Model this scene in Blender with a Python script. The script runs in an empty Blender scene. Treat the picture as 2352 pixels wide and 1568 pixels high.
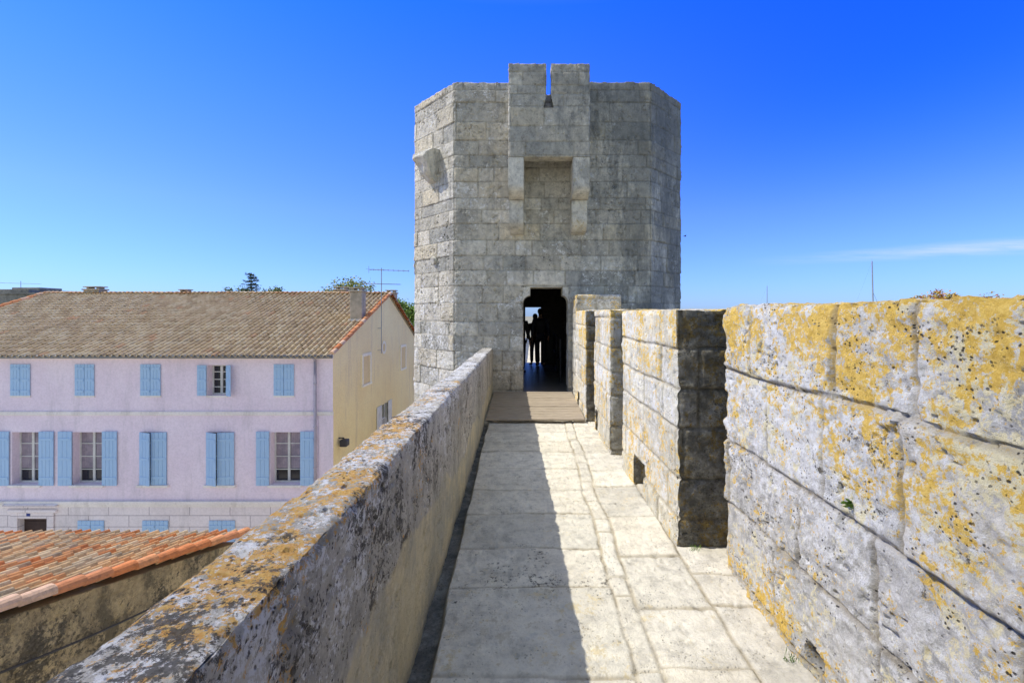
import bpy, bmesh, math, random
import numpy as np
from mathutils import Vector, Matrix
random.seed(7)
R=math.radians
scene=bpy.context.scene
COL=scene.collection
# ------------------------------------------------------------------ helpers
def link(o): COL.objects.link(o); return o
def tag(o,label=None,cat=None,group=None,kind=None):
    if label:o['label']=label
    if cat:o['category']=cat
    if group:o['group']=group
    if kind:o['kind']=kind
    return o
def thing(name,label,cat,loc=(0,0,0),group=None):
    o=link(bpy.data.objects.new(name,None)); o.location=loc; o.empty_display_size=.2
    return tag(o,label,cat,group)
def wloc(o):
    v=Vector((0,0,0))
    while o: v+=Vector(o.location); o=o.parent
    return v
def put(name,me,mat,parent=None,smooth=False):
    o=link(bpy.data.objects.new(name,me)); me.name=name
    if mat and not me.materials: me.materials.append(mat)
    if parent:
        o.parent=parent; o.location=-wloc(parent)
    if smooth: me.shade_smooth()
    return o
class MB:
    def __init__(s): s.bm=bmesh.new()
    def box(s,x0,x1,y0,y1,z0,z1,bev=0):
        r=bmesh.ops.create_cube(s.bm,size=1)
        vs=r['verts']
        for v in vs:
            v.co=Vector(((x0+x1)/2+v.co.x*(x1-x0),(y0+y1)/2+v.co.y*(y1-y0),(z0+z1)/2+v.co.z*(z1-z0)))
        if bev:
            es=list({e for v in vs for e in v.link_edges})
            bmesh.ops.bevel(s.bm,geom=es,offset=bev,segments=1,affect='EDGES')
        return s
    def tube(s,a,b,r,r2=None,n=8):
        a=Vector(a);b=Vector(b);d=b-a
        if r2 is None:r2=r
        m=Matrix.Translation((a+b)/2)@d.to_track_quat('Z','Y').to_matrix().to_4x4()
        bmesh.ops.create_cone(s.bm,cap_ends=True,segments=n,radius1=r,radius2=max(r2,.0005),depth=d.length,matrix=m)
        return s
    def poly(s,pts):
        s.bm.faces.new([s.bm.verts.new(p) for p in pts]); return s
    def prism(s,pts,ax,a,b):
        def mkp(p,t):
            return (t,p[0],p[1]) if ax=='x' else ((p[0],t,p[1]) if ax=='y' else (p[0],p[1],t))
        A=[s.bm.verts.new(mkp(p,a)) for p in pts];B=[s.bm.verts.new(mkp(p,b)) for p in pts]
        s.bm.faces.new(A);s.bm.faces.new(B[::-1])
        n=len(pts)
        for i in range(n): s.bm.faces.new((A[i],B[i],B[(i+1)%n],A[(i+1)%n]))
        bmesh.ops.recalc_face_normals(s.bm,faces=s.bm.faces)
        return s
    def sph(s,c,r,sc=(1,1,1),n=10):
        m=Matrix.Translation(c)@Matrix.Diagonal((sc[0],sc[1],sc[2],1))
        bmesh.ops.create_uvsphere(s.bm,u_segments=n,v_segments=max(6,n//2+2),radius=r,matrix=m); return s
    def build(s,name,mat,parent=None,smooth=False):
        me=bpy.data.meshes.new(name); s.bm.to_mesh(me); s.bm.free()
        return put(name,me,mat,parent,smooth)
# ---- numpy noise
def h3(x,y,z,seed):
    x=x.astype(np.uint32);y=y.astype(np.uint32);z=z.astype(np.uint32)
    h=x*np.uint32(374761393)+y*np.uint32(668265263)+z*np.uint32(2246822519)+np.uint32((seed*974634777+12345)%4294967296)
    h=(h^(h>>np.uint32(13)))*np.uint32(1274126177)
    h=(h^(h>>np.uint32(16)))*np.uint32(2246822519)
    h=h^(h>>np.uint32(15))
    return (h&np.uint32(0xFFFFFF)).astype(np.float64)/16777215.
def vn(P,seed=0):
    Pf=np.floor(P);f=P-Pf;f=f*f*(3-2*f);I=Pf.astype(np.int64)+100000
    o=0
    for dx in(0,1):
        wx=f[:,0] if dx else 1-f[:,0]
        for dy in(0,1):
            wy=f[:,1] if dy else 1-f[:,1]
            for dz in(0,1):
                wz=f[:,2] if dz else 1-f[:,2]
                o=o+wx*wy*wz*h3(I[:,0]+dx,I[:,1]+dy,I[:,2]+dz,seed)
    return o
def fbm(P,oc=4,seed=0):
    s=0;a=.5;t=0
    for i in range(oc):
        s=s+a*vn(P*(2.03**i)+i*17.3,seed+i);t+=a;a*=.6
    return s/t
class Layout:
    def __init__(s,seed,v0,v1,hr,wr,u0=-14,u1=34,ys=None,wrs=None,warp=.012,js=None):
        rn=random.Random(seed);s.seed=seed;s.warp=warp
        if ys is None:
            ys=[v0]
            while ys[-1]<v1: ys.append(ys[-1]+rn.uniform(*hr))
        s.ys=np.array(ys);s.js=[]
        for i in range(len(ys)-1):
            w=wrs[i] if wrs else wr
            j=[u0+rn.uniform(-.5,0)]
            while j[-1]<u1: j.append(j[-1]+rn.uniform(*w))
            s.js.append(np.array(j))
    def ev(s,U,V,P):
        U=U+(vn(P*2.3,s.seed+5)-.5)*s.warp*3+(vn(P*9,s.seed+7)-.5)*s.warp*1.3; V=V+(vn(P*1.7,s.seed+6)-.5)*s.warp*3+(vn(P*11,s.seed+8)-.5)*s.warp*1.3
        i=np.clip(np.searchsorted(s.ys,V)-1,0,len(s.ys)-2)
        dv=np.minimum(V-s.ys[i],s.ys[i+1]-V)
        r=np.zeros_like(U);du=np.ones_like(U)
        for k in np.unique(i):
            m=i==k;j=s.js[k];q=np.clip(np.searchsorted(j,U[m])-1,0,len(j)-2)
            du[m]=np.minimum(U[m]-j[q],j[q+1]-U[m])
            r[m]=h3(q+1000,np.full_like(q,k+50),np.zeros_like(q),s.seed)
        rc=.02;a=np.clip(rc-du,0,None);b=np.clip(rc-dv,0,None)
        d=np.where((a>0)&(b>0),rc-np.sqrt(a*a+b*b),np.minimum(du,dv))
        return r,np.maximum(d,0)
def V3(p): return np.array(p,dtype=float)
def L(a,b,res): return np.linspace(a,b,max(2,int(round((b-a)/res))+1))
def LH(a,b,res,extra=()):
    x=L(a,b,res); ex=[e for e in extra if a<e<b]
    x=np.array([q for q in x if all(abs(q-e)>res*.4 for e in ex) or q in(a,b)]+ex); return np.array(sorted(set(np.round(x,5))))
class Mas:
    def __init__(s,jw=.014,jd=.012,boff=.012,a1=.02,a2=.008,chip=.012,cw=.02,pit=.01,seed=1):
        s.P=[];s.D=[];s.B=[];s.J=[];s.K=[];s.F=[];s.n=0
        s.jw,s.jd,s.boff,s.a1,s.a2,s.chip,s.cw,s.pit,s.seed=jw,jd,boff,a1,a2,chip,cw,pit,seed
    def patch(s,c00,c10,c11,c01,us,vs,lay=None,holes=(),u0=0,v0=0,edge=True,fn=None,drt=0):
        c00,c10,c11,c01=map(V3,(c00,c10,c11,c01))
        us=np.array(us);vs=np.array(vs);nu,nv=len(us),len(vs)
        UU,VV=np.meshgrid(us,vs,indexing='ij');UU=UU.ravel();VV=VV.ravel()
        a=(UU/us[-1])[:,None];b=(VV/vs[-1])[:,None]
        P=c00*(1-a)*(1-b)+c10*a*(1-b)+c11*a*b+c01*(1-a)*b
        n=np.cross(c10-c00,c01-c00);n/=np.linalg.norm(n)
        if lay: r,d=lay.ev(UU+u0,VV+v0,P)
        else: r=np.full(len(P),.5);d=np.ones(len(P))
        jm=np.clip(1.35-(d/s.jw),0,1)
        dd=-s.jd*jm+(r-.5)*s.boff+(fbm(P*3.1,3,s.seed)-.5)*s.a1+(fbm(P*22,3,s.seed+3)-.5)*s.a2
        dd-=s.pit*np.clip((fbm(P*26,3,s.seed+9)-.62)*9,0,1)*np.clip(fbm(P*4,2,s.seed+12)*4-1.4,0,1)
        if edge:
            e=np.minimum(np.minimum(UU,us[-1]-UU),np.minimum(VV,vs[-1]-VV))
            dd-=s.chip*(.12+2.0*np.clip(fbm(P*9,3,s.seed+4)-.38,0,1))*np.exp(-(e/s.cw)**2)
        K=np.full(len(P),float(drt))
        if fn: dd,jm,K=fn(P,dd,jm,K)
        idx=np.arange(nu*nv).reshape(nu,nv)
        F=np.stack([idx[:-1,:-1],idx[1:,:-1],idx[1:,1:],idx[:-1,1:]],-1).reshape(-1,4)
        if holes:
            uc=(us[:-1]+us[1:])/2;vc=(vs[:-1]+vs[1:])/2
            A,B_=np.meshgrid(uc,vc,indexing='ij');A=A.ravel();B_=B_.ravel();k=np.ones(len(A),bool)
            for (h0,h1,g0,g1) in holes: k&=~((A>h0)&(A<h1)&(B_>g0)&(B_<g1))
            F=F[k]
        s.F.append(F+s.n);s.n+=len(P)
        s.P.append(P);s.D.append(n[None,:]*dd[:,None]);s.B.append(r);s.J.append(jm);s.K.append(K)
    def box(s,x0,x1,y0,y1,z0,z1,res=.03,lay=None,yl=None,zl=None,faces='-x+x-y+y+z',xl=None,fnx=None):
        xl=L(x0,x1,res) if xl is None else xl;yl=L(y0,y1,res) if yl is None else yl;zl=L(z0,z1,res) if zl is None else zl
        yr=(y1-yl)[::-1];yf=yl-y0;zz=zl-z0;xf=xl-x0;xr=(x1-xl)[::-1]
        k=dict(lay=lay,v0=z0)
        if '-x' in faces:s.patch((x0,y1,z0),(x0,y0,z0),(x0,y0,z1),(x0,y1,z1),yr,zz,u0=-y1,fn=fnx,**k)
        if '+x' in faces:s.patch((x1,y0,z0),(x1,y1,z0),(x1,y1,z1),(x1,y0,z1),yf,zz,u0=y0,**k)
        if '-y' in faces:s.patch((x0,y0,z0),(x1,y0,z0),(x1,y0,z1),(x0,y0,z1),xf,zz,u0=x0,**k)
        if '+y' in faces:s.patch((x1,y1,z0),(x0,y1,z0),(x0,y1,z1),(x1,y1,z1),xr,zz,u0=-x1,**k)
        if '+z' in faces:s.patch((x0,y0,z1),(x1,y0,z1),(x1,y1,z1),(x0,y1,z1),xf,yf)
        if '-z' in faces:s.patch((x0,y1,z0),(x1,y1,z0),(x1,y0,z0),(x0,y0,z0),xf,yr)
    def build(s,name,mat,parent=None,xf=None):
        P=np.concatenate(s.P);D=np.concatenate(s.D);F=np.concatenate(s.F)
        at=[np.concatenate(a) for a in(s.B,s.J,s.K)]
        key=np.round(P*4000).astype(np.int64)
        _,fi,inv=np.unique(key,axis=0,return_index=True,return_inverse=True);inv=inv.ravel()
        Q=P[fi].copy()
        S=np.zeros_like(Q);np.add.at(S,inv,D)
        Q+=S
        if xf: Q=xf(Q)
        F=inv[F]
        me=bpy.data.meshes.new(name)
        me.from_pydata(Q.tolist(),[],F.tolist());me.validate()
        for nm,a in zip(('blk','jnt','drt'),at):
            A=me.attributes.new(nm,'FLOAT','POINT')
            if len(me.vertices)==len(fi): A.data.foreach_set('value',a[fi].astype(np.float32))
        o=put(name,me,mat,parent,True)
        try: me.set_sharp_from_angle(angle=R(38))
        except Exception as ex: print('sharp',ex)
        return o
# ------------------------------------------------------------------ materials
def mk(name,rough=.9,spec=.2):
    m=bpy.data.materials.new(name);m.use_nodes=True;nt=m.node_tree
    b=nt.nodes['Principled BSDF'];b.inputs['Roughness'].default_value=rough;b.inputs['Specular IOR Level'].default_value=spec
    return m,nt,b
def setin(nt,n,k,v):
    if isinstance(v,bpy.types.NodeSocket): nt.links.new(v,n.inputs[k])
    elif isinstance(v,(tuple,list)) and len(v)==3 and n.inputs[k].type=='RGBA': n.inputs[k].default_value=(*v,1)
    else: n.inputs[k].default_value=v
def nd(nt,t,ins={},**props):
    n=nt.nodes.new(t)
    for k,v in props.items(): setattr(n,k,v)
    for k,v in ins.items(): setin(nt,n,k,v)
    return n
def mth(nt,op,a,b=0.,clamp=False): return nd(nt,'ShaderNodeMath',{0:a,1:b},operation=op,use_clamp=clamp).outputs[0]
def mix(nt,f,a,b,bt='MIX'):
    n=nd(nt,'ShaderNodeMix',{},data_type='RGBA',blend_type=bt)
    setin(nt,n,0,f);setin(nt,n,6,a);setin(nt,n,7,b);return n.outputs[2]
def noi(nt,vec,sc,det=6,ro=.6,dist=0): return nd(nt,'ShaderNodeTexNoise',{'Vector':vec,'Scale':sc,'Detail':det,'Roughness':ro,'Distortion':dist}).outputs[0]
def mr(nt,v,a,b,c=0.,d=1.): return nd(nt,'ShaderNodeMapRange',{0:v,1:a,2:b,3:c,4:d},interpolation_type='SMOOTHSTEP').outputs[0]
def ramp(nt,f,st,interp='LINEAR'):
    n=nd(nt,'ShaderNodeValToRGB',{0:f});cr=n.color_ramp;cr.interpolation=interp
    while len(cr.elements)<len(st): cr.elements.new(.5)
    for e,(p,c) in zip(cr.elements,st): e.position=p;e.color=(*c,1)
    return n.outputs[0]
def coords(nt,off=(0,0,0),sc=(1,1,1)):
    t=nd(nt,'ShaderNodeTexCoord').outputs['Object']
    return nd(nt,'ShaderNodeMapping',{'Vector':t,'Location':off,'Scale':sc}).outputs[0]
def attr(nt,n): return nd(nt,'ShaderNodeAttribute',attribute_name=n).outputs['Fac']
def stone(name,c1,c2,blk=.35,mortar=(.4,.35,.26),mort=.7,lich=(),dark=.4,darkcol=(.09,.09,.085),pits=.5,bump=.5,scale=1,grain=1,post=None,fade=0):
    m,nt,b=mk(name,.95,.1);v=coords(nt)
    n1=noi(nt,v,1.1*scale,5,.6);col=mix(nt,mr(nt,n1,.35,.65),c1,c2)
    bl=attr(nt,'blk');j=attr(nt,'jnt')
    bc=ramp(nt,bl,[(0,(.58,.60,.61)),(.2,(1.0,.98,.95)),(.4,(.76,.75,.72)),(.6,(1.14,1.13,1.10)),(.8,(.68,.69,.70)),(1,(1.0,.94,.82))])
    col=mix(nt,blk,col,bc,'MULTIPLY')
    n2=noi(nt,v,9*scale,12,.76);col=mix(nt,.85*grain,col,ramp(nt,n2,[(.3,(.38,.38,.38)),(.47,(.92,.92,.92)),(.66,(1.3,1.3,1.28))]),'MULTIPLY')
    vd=coords(nt,(3,1,2),(1,1,.45));n3=noi(nt,vd,2.2*scale,10,.74)
    col=mix(nt,mth(nt,'MULTIPLY',mr(nt,n3,.5,.62),dark),col,darkcol)
    for k,(lc,lc2,sc,th,soft,zm) in enumerate(lich):
        vl=coords(nt,(k*7.3,k*3.1,1.7*k))
        nl=noi(nt,vl,sc,8,.7,.2);big=noi(nt,vl,sc*.22,3,.5);fine=noi(nt,vl,sc*6,10,.8)
        f=mth(nt,'ADD',mth(nt,'ADD',mth(nt,'MULTIPLY',nl,.34),mth(nt,'MULTIPLY',big,.18)),mth(nt,'MULTIPLY',fine,.48))
        # colonies differ from block to block
        f=mth(nt,'ADD',f,mth(nt,'MULTIPLY',mth(nt,'SINE',mth(nt,'MULTIPLY',bl,31.+7*k)),.010))
        if zm:
            z=nd(nt,'ShaderNodeSeparateXYZ',{0:v}).outputs[2]
            f=mth(nt,'ADD',f,mr(nt,z,zm[0],zm[1],-zm[2],zm[2]))
            if len(zm)>3: f=mth(nt,'ADD',f,mr(nt,z,zm[3],zm[3]*.3,0.,zm[2]*2))
        msk=mr(nt,f,th,th+soft)
        lcol=mix(nt,mr(nt,noi(nt,vl,sc*9,5,.7),.35,.65),lc,lc2)
        col=mix(nt,mth(nt,'MULTIPLY',msk,.92),col,lcol)
    jf=mth(nt,'MULTIPLY',j,mort)
    if fade: jf=mth(nt,'MULTIPLY',jf,mr(nt,noi(nt,coords(nt,(9,4,6)),2.4,5,.6),.38,.60,1-fade,1.))
    col=mix(nt,jf,col,mix(nt,mr(nt,n2,.36,.52),tuple(q*.55 for q in mortar),mortar))
    vo=nd(nt,'ShaderNodeTexVoronoi',{'Vector':v,'Scale':52*scale,'Randomness':1.}).outputs['Distance']
    pm=mth(nt,'MULTIPLY',mr(nt,mth(nt,'ADD',vo,mth(nt,'MULTIPLY',noi(nt,v,60,4,.7),.35)),.46,.30),mr(nt,noi(nt,v,5*scale,4,.6),.47,.6))
    col=mix(nt,mth(nt,'MULTIPLY',pm,pits),col,(.06,.055,.05))
    if post: col=post(nt,v,col)
    col=mix(nt,mth(nt,'MULTIPLY',attr(nt,'drt'),mr(nt,n2,.75,.4,.6,1.)),col,(.05,.048,.042))  # painted shade of gutter, recesses and merlon ends, with black lichen on the ends
    setin(nt,b,'Base Color',col)
    hb=mth(nt,'ADD',mth(nt,'MULTIPLY',noi(nt,v,38*scale,12,.8),.8),mth(nt,'MULTIPLY',n2,.9))
    hb=mth(nt,'SUBTRACT',hb,mth(nt,'MULTIPLY',pm,.5))
    bp=nd(nt,'ShaderNodeBump',{'Height':hb,'Strength':bump,'Distance':.03/scale})
    nt.links.new(bp.outputs[0],b.inputs['Normal'])
    return m
GOLD=((.90,.62,.13),(.74,.46,.06));PALEY=((.86,.79,.54),(.80,.71,.42));WHITE=((.86,.86,.83),(.76,.75,.73));ORG=((.66,.33,.06),(.74,.48,.14));BLK=((.06,.055,.045),(.15,.14,.12))
M_near=stone('rampart_stone',(.74,.73,.70),(.62,.615,.59),.65,(.40,.35,.26),.85,
   lich=[(*WHITE,3,.505,.03,None),(*PALEY,4,.515,.03,(.0,1.6,.018)),(*GOLD,6,.514,.014,(.5,1.6,.024,.25)),(*BLK,6,.556,.022,None)],dark=.3,darkcol=(.24,.24,.23),pits=.95,bump=1.,fade=.35)
M_merlon=stone('merlon_stone',(.80,.76,.63),(.70,.67,.57),.55,(.40,.35,.25),.8,
   lich=[(*WHITE,4,.51,.035,None),(*GOLD,6,.514,.016,(0,2.2,.012)),(*BLK,6,.57,.03,None)],dark=.2,pits=.7,bump=.9,fade=.4)
M_pier=stone('pier_stone',(.66,.63,.55),(.52,.50,.44),.6,(.4,.36,.28),.6,
   lich=[(*WHITE,4,.52,.03,None),(*GOLD,6,.54,.02,(1.2,2.,.03)),(*BLK,6,.55,.03,None)],dark=.45,pits=.6,bump=.9)
def parapet_post(nt,v,col):
    sp=nd(nt,'ShaderNodeSeparateXYZ',{0:v});x=sp.outputs[0];y=sp.outputs[1];z=sp.outputs[2]
    n=noi(nt,v,1.3,5,.5)
    lim=mth(nt,'ADD',mth(nt,'MULTIPLY',n,.62),mth(nt,'MULTIPLY',mr(nt,y,5.5,2.),.22))
    f=mth(nt,'SUBTRACT',lim,mth(nt,'ADD',z,.0))
    msk=mth(nt,'MULTIPLY',mr(nt,f,0,.04),.8)
    pl=mix(nt,mr(nt,noi(nt,v,2.2,9,.7),.38,.62),(.76,.66,.42),(.50,.47,.36))
    return mix(nt,msk,col,pl)
M_par=stone('parapet_stone',(.62,.585,.50),(.48,.455,.39),.25,(.20,.18,.14),.6,
   lich=[(*WHITE,7,.515,.025,(.75,1.1,.03)),(*ORG,8,.536,.012,(.96,1.05,.035)),(*BLK,7,.536,.018,(.1,1.2,.012))],dark=.42,darkcol=(.19,.18,.155),pits=.9,bump=1.,post=parapet_post)
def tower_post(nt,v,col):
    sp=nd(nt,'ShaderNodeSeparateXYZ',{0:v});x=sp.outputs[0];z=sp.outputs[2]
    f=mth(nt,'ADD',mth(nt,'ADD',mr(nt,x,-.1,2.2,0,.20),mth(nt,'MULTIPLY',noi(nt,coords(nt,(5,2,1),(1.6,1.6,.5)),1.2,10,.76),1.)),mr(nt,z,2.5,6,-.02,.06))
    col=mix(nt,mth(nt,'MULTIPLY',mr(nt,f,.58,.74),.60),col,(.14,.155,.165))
    g=noi(nt,coords(nt,(2,7,3),(3.2,3.2,.35)),1.4,8,.7)
    return mix(nt,mth(nt,'MULTIPLY',mr(nt,g,.54,.66),.25),col,(.16,.16,.15))
M_tow=stone('tower_stone',(.74,.70,.605),(.60,.58,.52),1.0,(.34,.31,.24),.75,
   lich=[(*WHITE,3,.54,.03,(-1,8,-.012)),((.56,.50,.34),(.46,.39,.24),3,.57,.04,None),(*BLK,5,.57,.03,None)],dark=.4,darkcol=(.2,.2,.19),pits=.6,bump=1.,scale=.85,post=tower_post,fade=.45)
M_corb=stone('corbel_stone',(.70,.67,.58),(.56,.54,.48),0,lich=[((.48,.40,.22),(.38,.31,.15),3,.53,.06,None)],dark=.45,pits=.4,bump=.7)
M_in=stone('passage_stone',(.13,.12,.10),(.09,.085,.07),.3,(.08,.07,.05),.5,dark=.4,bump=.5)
M_path=stone('paving_stone',(.82,.78,.67),(.74,.70,.60),.4,(.40,.34,.23),.85,
   lich=[((.66,.61,.49),(.56,.51,.40),3,.53,.04,None),((.72,.62,.40),(.66,.57,.37),3,.56,.04,None),(*BLK,6,.585,.03,None)],dark=.28,darkcol=(.40,.37,.30),pits=.4,bump=.7,grain=.8,fade=.35)
M_rub=stone('rubble_stone',(.66,.54,.34),(.48,.40,.26),.35,(.34,.28,.18),.45,
   lich=[((.70,.59,.37),(.52,.41,.22),3,.51,.06,None),(*BLK,3,.51,.05,None)],dark=.8,darkcol=(.12,.11,.085),pits=.7,bump=1,fade=.7)
M_dstone=stone('old_stone',(.36,.34,.30),(.26,.25,.22),.4,dark=.4,bump=.4,scale=.5)
def plain(name,c,c2=None,rough=.8,spec=.2,sc=3,bump=.2,metal=0,st=(1,1,1)):
    m,nt,b=mk(name,rough,spec);b.inputs['Metallic'].default_value=metal
    v=coords(nt,(0,0,0),st);n=noi(nt,v,sc,8,.65)
    setin(nt,b,'Base Color',mix(nt,mr(nt,n,.3,.7),c,c2 or tuple(x*.75 for x in c)))
    bp=nd(nt,'ShaderNodeBump',{'Height':noi(nt,v,sc*6,5,.6),'Strength':bump,'Distance':.01});nt.links.new(bp.outputs[0],b.inputs['Normal'])
    return m
def plaster(name,c,c2,stain,brick=False):
    m,nt,b=mk(name,.95,.1);v=coords(nt)
    col=mix(nt,mr(nt,noi(nt,v,.6,6,.6),.35,.65),c,c2)
    vs=coords(nt,(1,2,3),(1.6,1.6,.25));col=mix(nt,mth(nt,'MULTIPLY',mr(nt,noi(nt,vs,1.6,8,.7),.5,.68),.6),col,stain)
    col=mix(nt,.4,col,ramp(nt,noi(nt,v,14,6,.7),[(.3,(.72,.72,.72)),(.6,(1.08,1.08,1.08))]),'MULTIPLY')
    if brick:
        s=nd(nt,'ShaderNodeSeparateXYZ',{0:v});cv=nd(nt,'ShaderNodeCombineXYZ',{0:s.outputs[0],1:s.outputs[2]}).outputs[0]
        bt=nd(nt,'ShaderNodeTexBrick',{'Vector':cv,'Scale':1.,'Brick Width':1.5,'Row Height':.42,'Mortar Size':.018,'Mortar Smooth':.3,'Color1':(1,1,1,1),'Color2':(.93,.93,.93,1),'Mortar':(.6,.58,.6,1)}).outputs[0]
        col=mix(nt,1,col,bt,'MULTIPLY')
    setin(nt,b,'Base Color',col)
    bp=nd(nt,'ShaderNodeBump',{'Height':noi(nt,v,25,6,.7),'Strength':.3,'Distance':.02});nt.links.new(bp.outputs[0],b.inputs['Normal'])
    return m
M_pink=plaster('lilac_plaster',(.89,.78,.86),(.84,.72,.81),(.70,.62,.68))
M_pink2=plaster('lilac_ashlar',(.88,.81,.81),(.82,.75,.75),(.64,.59,.58),True)
M_band=plaster('pale_stone_trim',(.90,.85,.80),(.82,.77,.72),(.64,.59,.54))
M_ochre=plaster('ochre_plaster',(.98,.82,.44),(.93,.75,.39),(.76,.62,.38))
M_ochre2=plaster('ochre_trim',(.98,.92,.72),(.94,.87,.66),(.74,.66,.5))
M_ochre3=plaster('ochre_infill',(.86,.68,.36),(.80,.62,.32),(.6,.46,.26))
M_blue=plain('blue_shutter_paint',(.36,.56,.80),(.42,.61,.82),.6,.3,4,.2,0,(6,6,1))
M_greysh=plain('pale_shutter_paint',(.78,.78,.74),None,.7)
M_frame=plain('window_frame_paint',(.74,.74,.70),None,.6)
M_glass,_nt,_b=mk('window_glass',.08,.6);_b.inputs['Base Color'].default_value=(.02,.022,.03,1)
M_curt=plain('curtain',(.40,.34,.38),(.25,.22,.26),.9)
M_wood=plain('door_wood',(.07,.045,.04),None,.7)
M_deck=plain('weathered_deck_wood',(.46,.39,.30),(.30,.25,.19),.85,.15,5,.6,0,(1,12,3))
M_metal=plain('dark_metal',(.05,.05,.055),None,.5,.4)
M_alu=plain('aluminium_tube',(.35,.36,.38),None,.5,.5)
M_gut=plain('zinc_gutter',(.2,.21,.22),None,.5,.4)
M_pipe=plain('zinc_downpipe',(.46,.42,.48),None,.5,.4)
M_chim=plain('chimney_render',(.52,.45,.35),(.34,.30,.23),.9,.1,4,.5)
M_white=plain('white_paint',(.75,.75,.75),None,.5)
def tiles(name,st,dk=.5,ct=.6):
    m,nt,b=mk(name,.9,.1);v=coords(nt)
    col=ramp(nt,attr(nt,'blk'),st,'CONSTANT')
    col=mix(nt,ct,col,ramp(nt,noi(nt,v,9,9,.75),[(.3,(.4,.38,.36)),(.5,(.95,.95,.95)),(.7,(1.3,1.24,1.15))]),'MULTIPLY')
    col=mix(nt,mth(nt,'MULTIPLY',mr(nt,noi(nt,v,2.5,9,.75),.5,.62),dk),col,(.15,.125,.09))
    setin(nt,b,'Base Color',col)
    bp=nd(nt,'ShaderNodeBump',{'Height':noi(nt,v,40,5,.7),'Strength':.4,'Distance':.01});nt.links.new(bp.outputs[0],b.inputs['Normal'])
    return m
M_tile=tiles('aged_roof_tile',[(0,(.50,.39,.23)),(.22,(.56,.45,.28)),(.42,(.45,.34,.20)),(.6,(.53,.41,.25)),(.78,(.60,.50,.32)),(.97,(.55,.35,.20))],.3,.35)
M_tile2=tiles('warm_roof_tile',[(0,(.68,.43,.21)),(.18,(.52,.38,.22)),(.34,(.70,.48,.25)),(.50,(.68,.33,.14)),(.64,(.56,.44,.28)),(.78,(.74,.57,.34)),(.90,(.64,.25,.09))],.45)
M_red=tiles('red_verge_tile',[(0,(.66,.24,.09)),(.3,(.72,.32,.14)),(.55,(.62,.26,.12)),(.8,(.72,.48,.32))],.3)
M_ridge=tiles('ridge_tile',[(0,(.52,.30,.18)),(.3,(.58,.40,.25)),(.55,(.50,.28,.17)),(.8,(.60,.48,.33))],.35)
def leafm(name,a,b_,c=None):
    m,nt,b=mk(name,.6,.3);v=coords(nt)
    col=ramp(nt,noi(nt,v,2.5,4,.7),[(.3,a),(.7,b_)]);setin(nt,b,'Base Color',col)
    return m
M_leaf=leafm('leaf',(.09,.13,.025),(.22,.26,.06));M_con=leafm('conifer_needles',(.03,.06,.03),(.07,.11,.05))
_m,_nt,_b=mk('sedum_leaf',.6,.3);setin(_nt,_b,'Base Color',ramp(_nt,noi(_nt,coords(_nt),60,3,.6),[(.38,(.22,.20,.04)),(.5,(.5,.36,.06)),(.6,(.4,.10,.06))]));M_sed=_m
M_weed=leafm('weed_leaf',(.06,.14,.02),(.16,.24,.04));M_bark=plain('bark',(.12,.09,.06))
# ------------------------------------------------------------------ ground etc
def sheet(name,x0,x1,y0,y1,z,mat):
    m=MB();m.poly([(x0,y0,z),(x1,y0,z),(x1,y1,z),(x0,y1,z)]);o=m.build(name,mat);tag(o,kind='structure');return o
M_ground=plain('dry_ground',(.36,.32,.24),(.26,.26,.16),.95,.1,.3)
M_street=plain('street_paving',(.54,.50,.44),(.46,.43,.38),.9,.1,1)
M_water,_nt,_b=mk('water',.12,.5);_b.inputs['Base Color'].default_value=(.04,.09,.12,1)
_bp=nd(_nt,'ShaderNodeBump',{'Height':noi(_nt,coords(_nt),1.2,4,.6),'Strength':.3,'Distance':.1});_nt.links.new(_bp.outputs[0],_b.inputs['Normal'])
GZ=-7.5
sheet('ground',-1500,1500,-1500,1500,GZ,M_ground)
sheet('street',-32,-1.1,-6,40,GZ+.006,M_street)
sheet('water',22,900,-300,900,GZ+.01,M_water)
# ------------------------------------------------------------------ path
def ylines(a,b):
    x=[a]
    while x[-1]<b-1e-6:
        y=max(x[-1],0.4);x.append(x[-1]+min(.026,max(.008,.004*y)))
    x[-1]=b
    return np.array(x)
pm=Mas(jw=.012,jd=.007,boff=.010,a1=.018,a2=.009,chip=0,pit=.008,seed=11)
payl=Layout(5,0,1,None,None,u0=-3.2,u1=32,ys=[-1.2,.46,.575,.98,1.6],wrs=[(.42,.68),(.18,.6),(.25,.7),(.3,.6)],warp=.012)
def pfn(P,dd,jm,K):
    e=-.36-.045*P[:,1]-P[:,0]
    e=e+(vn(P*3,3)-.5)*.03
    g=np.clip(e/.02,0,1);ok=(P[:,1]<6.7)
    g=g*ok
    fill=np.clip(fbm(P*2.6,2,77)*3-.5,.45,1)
    return dd-g*.06+jm*.005*(1-fill),jm*(1-g)*fill,g*.8  # last value paints the gutter's shade into the colour
yl=np.concatenate([L(-2.5,.9,.08)[:-1],ylines(.9,9.04)])
xl=np.concatenate([L(-.95,1.5,.009)])
ur=(9.04-yl)[::-1]
class LayRev:
    def __init__(s,l): s.l=l
    def ev(s,U,V,P): return s.l.ev(P[:,1],P[:,0],P)
pm.patch((-.95,9.04,0),(-.95,-2.5,0),(1.5,-2.5,0),(1.5,9.04,0),ur,xl+.95,lay=LayRev(payl),edge=False,fn=pfn)
pm.patch((-.95,30,0),(-.95,14.8,0),(1.5,14.8,0),(1.5,30,0),L(0,15.2,.1),L(0,2.45,.1),lay=LayRev(payl),edge=False)
tag(pm.build('path',M_path),kind='structure')
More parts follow.
